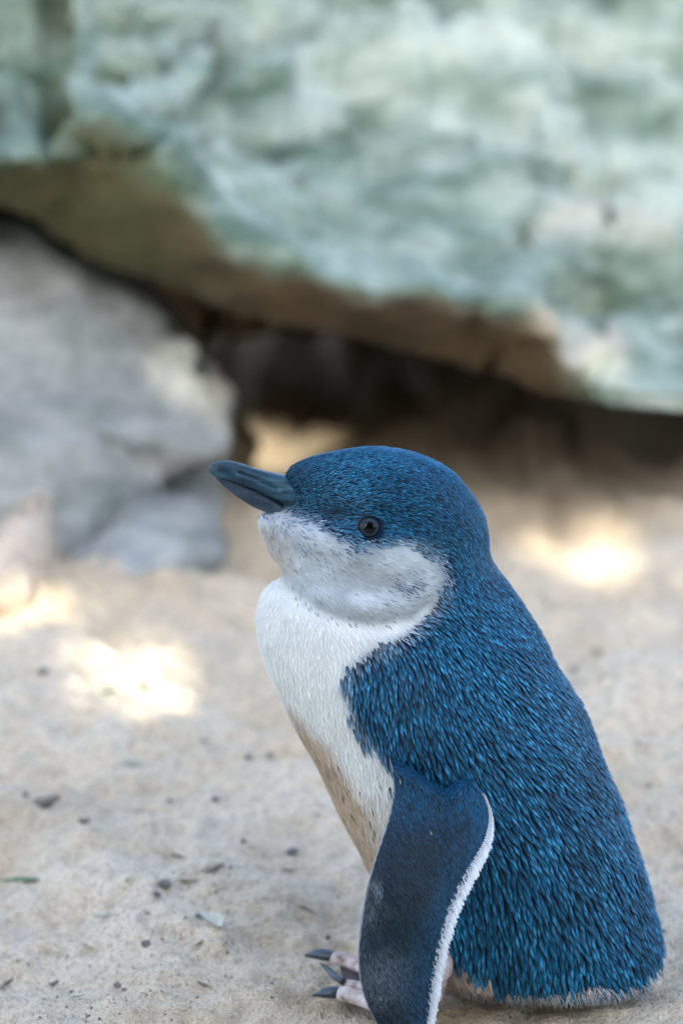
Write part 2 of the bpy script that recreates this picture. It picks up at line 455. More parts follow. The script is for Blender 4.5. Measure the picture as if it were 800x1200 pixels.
def sm(a, n=3):
    for _ in range(n):
        b = a.copy(); b[1:-1] = (a[:-2] + 2*a[1:-1] + a[2:]) / 4; a = b
    return a
yy, LL, RR, HH = sm(yy, 12), sm(LL, 12), sm(RR, 12), sm(HH, 12)
NC = 144
th = np.linspace(0, 2 * math.pi, NC, endpoint=False)
V = []
for y, l, r, h in zip(yy, LL, RR, HH):
    pl = at(l, y, 0.0); pr = at(r, y, 0.0)
    c = (pl + pr) / 2; a_ = (pr[0] - pl[0]) / 2
    k_ = .30 * (1 - smooth(600, 720, y)) + .06
    ex = 1.0 - .14 * smooth(760, 1000, y)
    cs = np.sign(np.cos(th)) * np.abs(np.cos(th))**ex; sn = np.sign(np.sin(th)) * np.abs(np.sin(th))**ex
    V.append(np.stack([c[0] + a_ * cs, h * S * sn * (1 + k_ * np.cos(th)), np.full(NC, c[2])], -1))
V = np.array(V)
def bpx(P):
    Q = P.copy(); Q[..., 1] = -np.abs(Q[..., 1]); return project(Q)
def normals(V):
    du = np.roll(V, -1, 1) - np.roll(V, 1, 1); dv = np.gradient(V, axis=0)
    n = np.cross(dv, du); n /= np.linalg.norm(n, axis=-1, keepdims=True) + 1e-12
    return n
Nn = normals(V)
if Nn[150, NC // 2, 0] > 0: Nn = -Nn
JOWL = [(318, 668), (335, 690), (365, 712), (400, 727), (440, 733), (475, 728), (500, 712)]
px_, py_ = bpx(V)
dj = linedist(px_, py_, JOWL)
inb = polydist(px_, py_, [(300, 600), (318, 668), (335, 690), (365, 712), (400, 727), (440, 733), (475, 728), (505, 705), (500, 660), (430, 630)])
disp = -.0024 * np.exp(-(dj / 12.0)**2) + .0013 * np.exp(-((inb - 20) / 18.0)**2) * (inb > -5)
nape = np.exp(-((py_ - 648) / 16)**2) * smooth(500, 560, px_)
disp = disp - .0006 * nape
# lore and brow shaping round the eye
disp = disp - .0014 * np.exp(-((px_ - 395) / 26)**2 - ((py_ - 606) / 14)**2) + .0010 * np.exp(-((px_ - 430) / 34)**2 - ((py_ - 590) / 12)**2)
disp = disp + .0012 * fbm(V, 28, 2, 91) * smooth(700, 800, py_)
V = V + Nn * disp[..., None]
Nn = normals(V)
if Nn[150, NC // 2, 0] > 0: Nn = -Nn
nr = len(V)
BV = V.reshape(-1, 3); BN = Nn.reshape(-1, 3)
BF = grid_faces(nr, NC, True)
# --- plumage colour regions, in outline coordinates of the bird's side
BLUE = [(280, 545), (280, 592), (322, 597), (346, 604), (366, 612), (384, 625), (400, 634), (416, 640), (436, 641), (455, 640), (476, 637), (498, 642), (512, 655), (520, 678),
        (515, 702), (498, 724), (480, 739), (455, 756), (427, 767), (409, 784), (404, 808), (411, 838), (428, 866), (447, 884), (462, 905), (485, 960), (500, 1020),
        (506, 1085), (512, 1108), (532, 1128), (562, 1142), (584, 1162), (620, 1174), (680, 1184), (745, 1196), (900, 1230), (900, 500), (330, 400)]
def region(px, py, z):
    j = 5.5 * np.interp(py, [600, 700, 780, 1000], [1.2, 1.3, 1.0, 1.4])
    d = polydist(px, py, BLUE)
    return d, j
def white_col(px, py, P):
    n = len(px); base = np.tile(np.array([.79, .82, .78]), (n, 1))
    face = smooth(-6, 8, polydist(px, py, [(295, 595), (350, 600), (420, 632), (520, 640), (525, 690), (490, 725), (440, 733), (400, 727), (365, 712), (335, 690), (318, 668)]))
    base = base * (1 - face[:, None]) + np.array([.53, .60, .63]) * face[:, None]
    # chin front a little creamy
    Lp = np.interp(py, yy, LL)
    chin = np.exp(-((px - Lp - 6) / 16)**2) * smooth(600, 640, py) * (1 - smooth(665, 690, py))
    base = base * (1 - .6 * chin[:, None]) + np.array([.62, .53, .42]) * .6 * chin[:, None]
    nz = fbm(P, 90, 3, 5); nz2 = fbm(P, 300, 2, 8)
    wdt = np.interp(py, [800, 850, 900, 950, 1000, 1040, 1100], [8, 26, 48, 66, 88, 110, 150])
    base = base * (1 + .12 * fbm(P, 160, 3, 19) * (.5 + face) - .10 * np.clip(fbm(P, 420, 2, 29), 0, 1) * face)[:, None]
    tan = smooth(1.0, .25, (px - Lp) / (wdt + 1e-6) + .25 * nz) * smooth(800, 870, py)
    tan = np.maximum(tan, smooth(1000, 1060, py) * .9)
    tan = np.maximum(tan, .5 * smooth(920, 1010, py + 40 * nz))
    tc = np.array([.46, .33, .205]) * (1 + .30 * nz2[:, None])
    base = base * (1 - .88 * tan[:, None]) + tc * .88 * tan[:, None]
    # pinkish white down at the hem
    hem = smooth(1120, 1150, py) * smooth(480, 520, px)
    base = base * (1 - hem[:, None]) + np.array([.66, .58, .54]) * hem[:, None]
    return np.clip(base, .02, .9), face
bpxx, bpyy = bpx(BV)
dB, jB = region(bpxx, bpyy, BV[:, 2])
fb = smooth(-5, 5, dB)[:, None]
wc, fc = white_col(bpxx, bpyy, BV)
navy = np.array([.0035, .018, .045])
bodycol = (wc * .8) * (1 - fb) + navy * fb
F = [tuple(map(int, f)) for f in BF]
me = mesh_np('body', BV, BF)
set_col(me, bodycol)
body = bobj('body', me, M_SKINV)
bvh = BVHTree.FromPolygons([Vector(v) for v in BV], F)
def onbody(px, py):
    d = raydir(px, py); d = d / np.linalg.norm(d)
    h = bvh.ray_cast(Vector(CAM), Vector(d))
    return (np.array(h[0]), np.array(h[1])) if h[0] is not None else (None, None)

# --- sampling points with a minimum spacing
def sample(V, N_, F, count, spacing_fun, seed):
    g = np.random.default_rng(seed)
    a, b, c, d = (V[F[:, i]] for i in range(4))
    ar = .5 * np.linalg.norm(np.cross(b - a, c - a), axis=1) + .5 * np.linalg.norm(np.cross(c - a, d - a), axis=1)
    fi = g.choice(len(F), count, p=ar / ar.sum())
    u = g.random((count, 1)); v = g.random((count, 1))
    def bl(X):
        return (X[F[fi, 0]]*(1-u)+X[F[fi, 1]]*u)*(1-v) + (X[F[fi, 3]]*(1-u)+X[F[fi, 2]]*u)*v
    P = bl(V); n = bl(N_); n /= np.linalg.norm(n, axis=1, keepdims=True) + 1e-12
    sp = spacing_fun(P)
    cell = .0009
    key = np.floor(P / cell).astype(int)
    grid = {}; keep = []
    Pl = P.tolist(); kl = key.tolist(); sl = sp.tolist()
    for i in range(count):
        s = sl[i]
        if s <= 0: continue
        x, y, z = Pl[i]; a0, b0, c0 = kl[i]; rr = int(s / cell) + 1; ok = True; s2 = s * s
        for da in range(-rr, rr + 1):
            for db in range(-rr, rr + 1):
                for dc in range(-rr, rr + 1):
                    q = grid.get((a0 + da, b0 + db, c0 + dc))
                    if q is not None:
                        for (x2, y2, z2) in q:
                            if (x-x2)**2 + (y-y2)**2 + (z-z2)**2 < s2: ok = False; break
                    if not ok: break
                if not ok: break
            if not ok: break
        if ok:
            grid.setdefault((a0, b0, c0), []).append((x, y, z)); keep.append(i)
    keep = np.array(keep)
    return P[keep], n[keep]

FLOW = [(340, 562, .75, -.55), (345, 590, .8, -.1), (372, 598, .95, .1), (370, 545, .85, -.5), (430, 532, 1, .05), (490, 545, .9, .4), (535, 575, .7, .7), (565, 625, .45, .9),
        (420, 580, .98, -.05), (480, 590, .95, .2), (430, 648, .95, .25), (470, 640, .97, .2), (500, 660, .9, .4), (520, 620, .75, .55), (320, 620, .35, .9), (350, 630, .75, .6), (360, 670, .7, .65),
        (420, 690, .9, .4), (480, 705, .9, .35), (335, 690, .4, .9), (310, 720, .05, 1), (360, 740, .15, 1), (430, 745, .5, .8), (540, 690, .55, .8), (580, 690, .6, .8),
        (310, 790, .3, .95), (360, 800, .2, 1), (420, 800, .15, .98), (470, 790, .25, .96), (540, 780, .4, .9), (600, 770, .55, .82), (640, 800, .6, .8),
        (370, 900, .4, .9), (420, 930, .3, .95), (480, 870, .3, .95), (560, 870, .5, .85), (640, 890, .62, .78), (690, 890, .6, .8), (410, 1000, .4, .9), (460, 1040, .3, .95),
        (600, 960, .5, .86), (680, 980, .55, .83), (725, 980, .5, .87), (580, 1050, .3, .95), (650, 1060, .3, .95), (730, 1060, .45, .9), (560, 1130, .05, 1), (640, 1140, .12, 1), (740, 1120, .5, .87), (765, 1100, .6, .8)]
FA = np.array(FLOW); FA[:, 2:] /= np.linalg.norm(FA[:, 2:], axis=1, keepdims=True)
def flow(px, py):
    dx = np.zeros_like(px); dy = np.zeros_like(py); ws = np.zeros_like(px)
    for a, b, c, d in FA:
        w_ = 1.0 / (((px - a)**2 + (py - b)**2) + 60)**1.6
        dx += w_ * c; dy += w_ * d
    l = np.hypot(dx, dy) + 1e-20
    return dx / l, dy / l
def tangent(n, dx, dy, jit, g):
    D = np.stack([dx, np.zeros_like(dx), -dy], -1)
    D = D + g.normal(0, jit, D.shape)
    D = D - n * (D * n).sum(1, keepdims=True)
    return D / (np.linalg.norm(D, axis=1, keepdims=True) + 1e-12)
def feather_mesh(name, P, n, D, L, W, lift, cols, keel=.35, off=0.0, nrow=4, prof=(.55, 1.0, .85, .12), nsoft=.5, curl=.0):
    """cols: (m, nrow, 2, 3): centre and edge colour per row"""
    m = len(P); side = np.cross(n, D)
    L = L[:, None]; W = W[:, None]; lift = lift[:, None] if np.ndim(lift) else lift
    VV = np.zeros((m, nrow, 3, 3)); NN = np.zeros((m, nrow, 3, 3)); CC = np.zeros((m, nrow, 3, 3))
    for r in range(nrow):
        f = r / (nrow - 1)
        c = P + n * off + D * L * f + n * (lift * L * f - curl * L * f * f)
        wv = W * prof[r] * .5
        VV[:, r, 1] = c
        VV[:, r, 0] = c - side * wv - n * wv * keel
        VV[:, r, 2] = c + side * wv - n * wv * keel
        up = n - D * (lift * .6)
        NN[:, r, 1] = up; NN[:, r, 0] = up - side * nsoft; NN[:, r, 2] = up + side * nsoft
        CC[:, r, 1] = cols[:, r, 0]; CC[:, r, 0] = cols[:, r, 1]; CC[:, r, 2] = cols[:, r, 1]
    base = (np.arange(m) * nrow * 3)[:, None, None]
    q = []
    for r in range(nrow - 1):
        for k in range(2):
            q.append([(r+1)*3+k, (r+1)*3+k+1, r*3+k+1, r*3+k])
    F = (base + np.array(q)[None]).reshape(-1, 4)
    me = mesh_np(name, VV.reshape(-1, 3), F)
    set_col(me, np.clip(CC.reshape(-1, 3), 0, .95))
    NN = NN.reshape(-1, 3); NN /= np.linalg.norm(NN, axis=1, keepdims=True) + 1e-12
    me.normals_split_custom_set_from_vertices(NN.astype(np.float32))
    return me

# --- blue back, head and flanks
g = np.random.default_rng(21)
def fsize(px, py):
    """feather length in outline pixels"""
    a = np.interp(py, [530, 600, 660, 720, 800, 900, 1000, 1100, 1180], [7.5, 8, 10, 13, 16.5, 19, 21, 23, 25])
    front = np.exp(-((px - 350) / 40)**2 - ((py - 575) / 40)**2)
    return a * (1 - .35 * front)
def sp_blue(P):
    px, py = bpx(P); d, j = region(px, py, P[:, 2])
    s = fsize(px, py) * .24 * S
    s[(d < -14)] = 0
    return s
P, n = sample(BV, BN, BF, 290000, sp_blue, 31)
px, py = bpx(P); d, j = region(px, py, P[:, 2])
nz = fbm(P, 130, 3, 14)
keep = (d + nz * 8 + g.normal(0, 4.0, len(d)) > 0) & (P[:, 2] > .0105 + .004 * nz - .006 * smooth(640, 700, px) * (1 - smooth(730, 760, px))) & (np.hypot(px - 431.5, py - 619.5) > 15)
P, n, px, py, d, nz = (x[keep] for x in (P, n, px, py, d, nz))
dx, dy = flow(px, py)
D = tangent(n, dx, dy, .085, g)
fl = fsize(px, py); m = len(P)
L = fl * S * g.uniform(.85, 1.25, m); W = fl * S * .25 * g.uniform(.8, 1.2, m)
headw = 1 - smooth(640, 720, py)
lift = g.uniform(.10, .26, m) * (1 - .45 * headw)
bright = np.clip(1 + .30 * fbm(P, 45, 3, 17) + g.normal(0, .22, m), .35, 1.9)
blue = np.array([.0015, .102, .215]); tip = np.array([.065, .34, .58]); teal = np.array([.005, .105, .195])
tealw = (np.exp(-((px - 380) / 60)**2 - ((py - 570) / 40)**2) * .7 + .25 * headw)[:, None]
mid = blue * (1 - tealw) + teal * tealw
dark_lore = np.exp(-((px - 385) / 26)**2 - ((py - 600) / 13)**2)
bright *= 1 - .55 * dark_lore
edge = smooth(14, 0, d) * (1 - smooth(1100, 1150, py))                        # paler where blue meets white
pale = np.array([.26, .40, .53])
midc = mid * bright[:, None]
tipc = (tip * (1 - .2 * headw[:, None]) + mid * .2 * headw[:, None]) * bright[:, None]
midc = midc * (1 - .45 * edge[:, None]) + pale * .45 * edge[:, None]
tipc = tipc * (1 - .55 * edge[:, None]) + pale * 1.2 * .55 * edge[:, None]
cheek = np.exp(-((px - 440) / 40)**2 - ((py - 640) / 10)**2)[:, None] * .5
midc = midc * (1 - cheek) + pale * cheek
cols = np.zeros((m, 4, 2, 3))
dk = np.array([.003, .014, .036])
cols[:, 0, :] = dk
cols[:, 1, 0] = midc * .55; cols[:, 1, 1] = midc * .22
gl = (g.random(m) < .55).astype(float)[:, None] * g.uniform(.15, .62, (m, 1)) + .10  # shaft glint put into the centre colour, stronger on some feathers
cols[:, 2, 0] = midc * .7 + tipc * gl; cols[:, 2, 1] = midc * .5
cols[:, 3, 0] = midc * .6 + tipc * gl * .45; cols[:, 3, 1] = midc * .5
me = feather_mesh('blue_plumage', P, n, D, L, W, lift, cols, keel=.45, off=.0002, nsoft=.75, curl=.06)
bobj('blue_plumage', me, M_BLUE, body, kind='stuff')

# --- white face, throat, chest and belly
def sp_white(P):
    px, py = bpx(P); d, j = region(px, py, P[:, 2])
    s = np.interp(py, [600, 720, 760, 900, 1100], [1.5, 1.9, 2.4, 2.8, 3.1]) * S
    s[d > 10] = 0
    return s
P, n = sample(BV, BN, BF, 170000, sp_white, 41)
px, py = bpx(P); d, j = region(px, py, P[:, 2])
nz = fbm(P, 130, 3, 14)
keep = (d + nz * 8 + g.normal(0, 4.5, len(d)) < 2.5) & (P[:, 2] > .004)
P, n, px, py, d, nz = (x[keep] for x in (P, n, px, py, d, nz))
dx, dy = flow(px, py); m = len(P)
D = tangent(n, dx, dy, .16, g)
fw = np.interp(py, [600, 700, 740, 850, 1000, 1100, 1150], [6, 7, 8.5, 10, 11, 13, 20])
L = fw * S * g.uniform(.75, 1.3, m); W = fw * S * .14 * g.uniform(.7, 1.3, m)
wcx, face = white_col(px, py, P)
var = np.clip(1 + g.normal(0, .06, m), .7, 1.1)[:, None]
wcx = wcx * var
# dark flecks on the lores, cheek and ear, plus the jowl's painted shadow line
fle = (np.exp(-((px - 335) / 24)**2 - ((py - 612) / 13)**2) * .42 + np.exp(-((px - 372) / 30)**2 - ((py - 640) / 17)**2) * .25 + face * .05
       + 1.0 * np.exp(-(linedist(px, py, [(462, 686), (478, 692), (492, 684)]) / 5)**2) + .38 * np.exp(-((px - 482) / 22)**2 - ((py - 688) / 13)**2)
       + .22 * np.exp(-(linedist(px, py, [(350, 705), (400, 729), (450, 733)]) / 4.5)**2))  # shadow under the jowl, put into the feather colour
fl_ = (g.random(m) < fle)[:, None]
wcx = np.where(fl_, np.array([.11, .14, .20]) * g.uniform(.6, 2.6, (m, 1)), wcx)
grit = (g.random(m) < .035 * smooth(860, 960, py))[:, None]
wcx = np.where(grit, np.array([.10, .07, .045]), wcx)
e = smooth(-16, 2, d + nz * 5)[:, None] * (py < 900)[:, None]
wcx = wcx * (1 - .62 * e) + np.array([.12, .25, .42]) * .62 * e
cols = np.repeat(np.repeat(wcx[:, None, None, :], 3, 1), 2, 2)
cols[:, 0] *= .88
me = feather_mesh('white_plumage', P, n, D, L, W, g.uniform(.06, .20, m), cols, keel=.2, off=.0001, nrow=3, prof=(.8, 1., .15), nsoft=.15, curl=.08)
bobj('white_plumage', me, M_WHITE, body, kind='stuff')

# --- white downy hem under the skirt
def sp_hem(P):
    px, py = bpx(P); s = np.full(len(P), 1.5 * S); s[(P[:, 2] > .0125 + .004 * smooth(620, 520, px) + .006 * fbm(P, 60, 2, 4)) | (px < 500)] = 0; return s
P, n = sample(BV, BN, BF, 200000, sp_hem, 43)
m = len(P); px, py = bpx(P)
D = np.stack([g.normal(.25, .3, m), n[:, 1] * .5 + g.normal(0, .2, m), np.full(m, -.75)], -1); D /= np.linalg.norm(D, axis=1, keepdims=True)
L = S * g.uniform(7, 17, m); L = np.minimum(L, (P[:, 2] + .001) / np.maximum(.2, -D[:, 2])); W = S * g.uniform(.9, 2.0, m)
hc = np.array([.70, .68, .68]) * g.uniform(.75, 1.1, (m, 1)); pk = (smooth(600, 520, px))[:, None]
hc = hc * (1 - pk) + np.array([.46, .36, .29]) * pk
cols = np.repeat(np.repeat(hc[:, None, None, :], 3, 1), 2, 2)
ok = L > S * 4
me = feather_mesh('hem_plumage', P[ok], n[ok], D[ok], L[ok], W[ok], g.uniform(0, .25, ok.sum()), cols[ok], keel=.2, nrow=3, prof=(.8, 1., .15), nsoft=.35)
bobj('hem_plumage', me, M_WHITE, body, kind='stuff')

# --- short stiff tail dragging on the sand
g = np.random.default_rng(77); m = 900
ly = g.uniform(-.024, .024, m); lay = g.random(m)
P = np.stack([.100 + .008 * lay - 9.0 * ly**2 + .002 * g.normal(0, 1, m), ly, .009 + .012 * lay], -1)
e = np.stack([P[:, 0] + .006 + .006 * lay, ly * 1.06, .0006 + .006 * lay * g.random(m)], -1)
D = e - P; L = np.linalg.norm(D, axis=1) * g.uniform(.85, 1.15, m); D /= np.linalg.norm(D, axis=1, keepdims=True)
n = np.stack([np.full(m, .8), ly * 14, np.full(m, .35)], -1); n -= D * (n * D).sum(1, keepdims=True); n /= np.linalg.norm(n, axis=1, keepdims=True)
wf = ((lay < .40) & (g.random(m) < .8))[:, None]
c = np.where(wf, np.array([.66, .67, .70]), np.array([.004, .07, .17])) * g.uniform(.6, 1.3, (m, 1)); t2 = np.where(wf, c, c * 2.2 + .01)
cols = np.zeros((m, 4, 2, 3)); cols[:, 0] = (c * .4)[:, None]; cols[:, 1, 0] = c; cols[:, 1, 1] = c * .7; cols[:, 2, 0] = t2; cols[:, 2, 1] = c * .8; cols[:, 3] = (c * .9)[:, None]
me = feather_mesh('tail', P, n, D, L, S * g.uniform(2.5, 5, m), g.uniform(-.05, .06, m), cols, keel=.35, nsoft=.6)
bobj('tail', me, M_BLUE, kind='stuff')

# ------------------------------------------------------------------ beak
def loft(name, tops, bots, hw, nseg=56, ncol=40, sq=1.0, ridge=0.0):
    T = np.array(tops, float); B = np.array(bots, float); h = np.array(hw, float)
    q = np.linspace(0, len(T) - 1, nseg); i = np.arange(len(T))
    def ip(a): return sm(np.interp(q, i, a), 5)
    tx, ty, bx_, by, hh = ip(T[:, 0]), ip(T[:, 1]), ip(B[:, 0]), ip(B[:, 1]), ip(h)
    a = np.linspace(0, 2 * math.pi, ncol, endpoint=False); V = []
    for k in range(nseg):
        t = at(tx[k], ty[k], 0.); b = at(bx_[k], by[k], 0.); c = (t + b) / 2; v = (t - b) / 2
        ca = np.sign(np.cos(a)) * np.abs(np.cos(a))**sq; sa = np.sign(np.sin(a)) * np.abs(np.sin(a))**sq
        p = c + v * ca[:, None]; p[:, 1] = hh[k] * S * sa * (1 - ridge * np.clip(np.cos(a), 0, 1))
        V.append(p)
    V = np.array(V); F = grid_faces(nseg, ncol, True)
    return V, F
def closed(V, F):
    nr_, nc_ = V.shape[:2]; P = V.reshape(-1, 3)
    FF = [tuple(map(int, f)) for f in F] + [tuple(range(nc_))[::-1], tuple(range((nr_-1)*nc_, nr_*nc_))]
    return P, FF
M_BEAK, t_, b_ = mat('beak_horn', rough=.38, spec=.28)
oc = objcoord(t_)
mp = N(t_, 'ShaderNodeMapping'); mp.inputs['Rotation'].default_value = (0, R(-24), 0); mp.inputs['Scale'].default_value = (60, 260, 330); t_.links.new(oc, mp.inputs[0])
nb = noise(t_, 1.0, 4, .6, .3, mp.outputs[0]); nb2 = noise(t_, 700, 3, .6, 0, oc)
cr = ramp(t_, nb.outputs[0], [(.3, (.005, .016, .026)), (.5, (.012, .040, .062)), (.7, (.035, .105, .145))])
t_.links.new(cr.outputs[0], b_.inputs['Base Color'])
rr_ = ramp(t_, nb2.outputs[0], [(.3, (.22,)*3), (.7, (.48,)*3)]); t_.links.new(rr_.outputs[0], b_.inputs['Roughness'])
bump(t_, b_, nb.outputs[0], .5, .0004)
M_BEAK2, t_, b_ = mat('lower_beak_horn', (.075, .10, .13), .42, .28)
oc = objcoord(t_); nb = noise(t_, 160, 4, .6, .3, oc)
cr = ramp(t_, nb.outputs[0], [(.3, (.018, .032, .05)), (.5, (.04, .065, .095)), (.72, (.10, .13, .16))]); t_.links.new(cr.outputs[0], b_.inputs['Base Color'])
V, F = loft('u', [(244.5, 550), (247, 544.5), (254, 540.5), (266, 539.5), (281, 543), (302, 550), (322, 554.5), (341, 558), (366, 566)],
            [(245.5, 553), (249, 557.5), (256, 560.5), (266, 562.5), (283, 568), (305, 576.5), (327, 587), (349, 600), (374, 607)],
            [1.5, 5, 8, 10.5, 13, 16, 20, 25, 30], ridge=.25, sq=.9)
# nostril groove and cutting edge
bx2, by2 = project(np.stack([V[..., 0], V[..., 1], V[..., 2]], -1))
gr = np.exp(-(linedist(bx2, by2, [(280, 555), (300, 562), (325, 574)]) / 2.4)**2) 
V[..., 1] -= np.sign(V[..., 1]) * .0013 * gr
P_, F_ = closed(V, F); ub = bobj('upper_beak', mesh_list('upper_beak', P_, F_), M_BEAK)
V, F = loft('l', [(252, 557), (258, 558.5), (268, 561), (284, 566), (305, 575), (327, 585.5), (349, 598), (374, 604)],
            [(253, 561), (259, 567), (270, 576.5), (283, 585.5), (297, 594.5), (318, 602), (347, 606), (374, 611)],
            [2, 4, 6, 8.2, 10.8, 14, 18.5, 25], sq=.9)
P_, F_ = closed(V, F); bobj('lower_beak', mesh_list('lower_beak', P_, F_), M_BEAK2)
# small scale-like feathers creeping over the beak's base
# ------------------------------------------------------------------ eyes
M_EYE, *_ = mat('eyeball', (.006, .010, .014), .06, .25)
M_IRIS, t_, b_ = mat('iris', (.05, .085, .115), .35, .06)
a_ = N(t_, 'ShaderNodeAttribute', attribute_name='col'); t_.links.new(a_.outputs['Color'], b_.inputs['Base Color'])
b_.inputs['Coat Weight'].default_value = .1; b_.inputs['Coat Roughness'].default_value = .02
M_PUP, *_ = mat('pupil', (.002, .002, .003), .05, .3)
M_LID, t_, b_ = mat('eyelid_skin', (.008, .022, .035), .5, .3)
hit, hn = onbody(434, 619.5)
ER = 15.4 * S
def cap(c, look, r, a0, a1, nA=48, nR=10, flat=1.0):
    z = Vector(look).normalized(); x = z.orthogonal().normalized(); y = z.cross(x); V = []
    for ang in np.linspace(a0, a1, nR):
        for k in range(nA):
            f = 2 * math.pi * k / nA
            V.append(np.array(c) + r * np.array(z) * math.cos(ang) + r * math.sin(ang) * (np.array(x) * math.cos(f) + np.array(y) * math.sin(f)))
    return np.array(V), grid_faces(nR, nA, True)
for sgn in (-1, 1):
    c = hit + np.array([0, .0025, 0]); c = np.array([c[0], c[1] * -sgn if sgn > 0 else c[1], c[2]])
    look = np.array([-.12, sgn * 1.0, .22])
    V, F = cap(c, look, ER, .001, math.pi - .001, 48, 32)
    eye = bobj('eye', mesh_np('eye', V, F), M_EYE)
    V, F = cap(c, look, ER * 1.012, .30, .82, 48, 12)
    me = mesh_np('iris', V, F)
    ra = np.repeat(np.linspace(0, 1, 12), 48); fa = np.tile(np.arange(48), 12)
    cc = np.array([.006, .012, .018]) * (1 + .5 * vnoise(np.stack([fa * .9, ra * 2, 0 * ra], -1), 1., 3)[:, None]) + np.array([.016, .030, .042]) * np.exp(-((ra - .62) / .22)**2)[:, None]
    cc *= (1 - .85 * smooth(.84, 1.0, ra))[:, None]
    set_col(me, np.clip(cc, 0, 1)); bobj('iris', me, M_IRIS, eye)
    V, F = cap(c, look, ER * 1.016, .001, .40, 48, 8)
    bobj('pupil', mesh_np('pupil', V, F), M_PUP, eye)
    # eyelid: a soft ring of bare skin
    z = Vector(look).normalized(); x = Vector((1, 0, 0)) - z * z.x; x.normalize(); y = z.cross(x); V = []
    for k in range(64):
        f = 2 * math.pi * k / 64
        for q in range(10):
            h_ = 2 * math.pi * q / 10
            rad = ER * (.93 + .10 * math.cos(h_)) * (1 - .06 * abs(math.sin(f))); up = ER * (.36 + .10 * math.sin(h_))
            V.append(np.array(c) + rad * (np.array(x) * math.cos(f) + np.array(y) * math.sin(f)) + up * np.array(z))
    V = np.array(V + V[:10])
    bobj('eyelid', mesh_np('eyelid', V, grid_faces(65, 10, True)), M_LID, eye)

# ------------------------------------------------------------------ flippers
LEAD = [(456, 868), (456, 886), (461, 905), (463, 928), (457, 958), (447, 988), (437, 1018), (429.5, 1048), (423.5, 1085), (420.5, 1120), (423, 1150), (431, 1178), (444, 1203), (460, 1222), (478, 1234)]
TRAI = [(515, 885), (535, 905), (553, 916), (569, 934), (577.5, 960), (573, 990), (557, 1020), (540, 1050), (527, 1085), (517.5, 1122), (511, 1158), (507, 1184), (502, 1207), (494, 1224), (482, 1235)]
LEAD = np.array(LEAD, float); TRAI = np.array(TRAI, float)
NS, NT = 90, 26
q = np.linspace(0, len(LEAD) - 1, NS); ii = np.arange(len(LEAD))
lead = np.stack([sm(np.interp(q, ii, LEAD[:, k]), 6) for k in (0, 1)], -1); trai = np.stack([sm(np.interp(q, ii, TRAI[:, k]), 6) for k in (0, 1)], -1)
def flip_depth(px, py):
    ln = np.interp(px, [440, 455, 520, 540, 585], [876, 880, 919, 905, 880])
    e = py - ln
    return -(.0360 + .0160 * smooth(-4, 20, e) + .021 * smooth(0, 200, e) + .006 * smooth(180, 330, e))
def flip_pt(s_lead, s_trai, t, side):
    p = s_lead + (s_trai - s_lead) * t
    Y = flip_depth(p[..., 0], p[..., 1])
    prof = (4 * t * (1 - t))**.5 * (1 - .55 * t) 
    Y = Y - .0042 * prof * (1 if side > 0 else -.55)
    return at(p[..., 0], p[..., 1], Y)
ring = []
tl = (1 - np.cos(np.linspace(0, math.pi, NT))) / 2
for t in tl: ring.append(flip_pt(lead, trai, np.full((NS, 1), t)[:, 0][:, None] * 1.0 if False else t, 1))
for t in tl[::-1][1:-1]: ring.append(flip_pt(lead, trai, t, -1))
FV = np.stack(ring, 1)                                   # NS x ring x 3
FFc = grid_faces(NS, FV.shape[1], True)
FP, FFl = closed(FV, FFc)
FN = np.cross(np.roll(FV, -1, 1) - np.roll(FV, 1, 1), np.gradient(FV, axis=0)); FN /= np.linalg.norm(FN, axis=-1, keepdims=True) + 1e-12
if FN[40, NT // 2, 1] > 0: FN = -FN
def flip_col(px, py, P):
    nz = fbm(P, 55, 4, 61); 
    topw = smooth(1010, 900, py + 25 * nz); 
    i = np.clip(np.searchsorted(trai[:, 1], py), 0, NS - 1)
    lw = np.interp(py, lead[:, 1], lead[:, 0]); tw = np.interp(py, trai[:, 1], trai[:, 0])
    u = np.clip((px - lw) / (tw - lw + 1e-6), 0, 1)
    a = np.array([.006, .019, .031]); b = np.array([.003, .062, .135])
    k = np.clip(.70 * topw + .55 * smooth(.35, .9, u + .15 * nz) * (1 - .45 * smooth(1050, 1200, py)), 0, 1)[:, None]
    k = k * (1 - .5 * np.exp(-((px - 525) / 30)**2 - ((py - 972) / 22)**2))[:, None]
    c = a * (1 - k) + b * k
    dust = (.55 * np.exp(-((px - 442) / 13)**2 - ((py - 1040) / 11)**2) + .30 * np.exp(-((px - 445) / 20)**2 - ((py - 1063) / 14)**2) + .10 * np.exp(-((px - 440) / 30)**2 - ((py - 1130) / 60)**2))
    dust = np.clip(dust * 1.4 * (.7 + .9 * nz), 0, .8)[:, None]
    return c * (1 - dust) + np.array([.27, .32, .36]) * dust
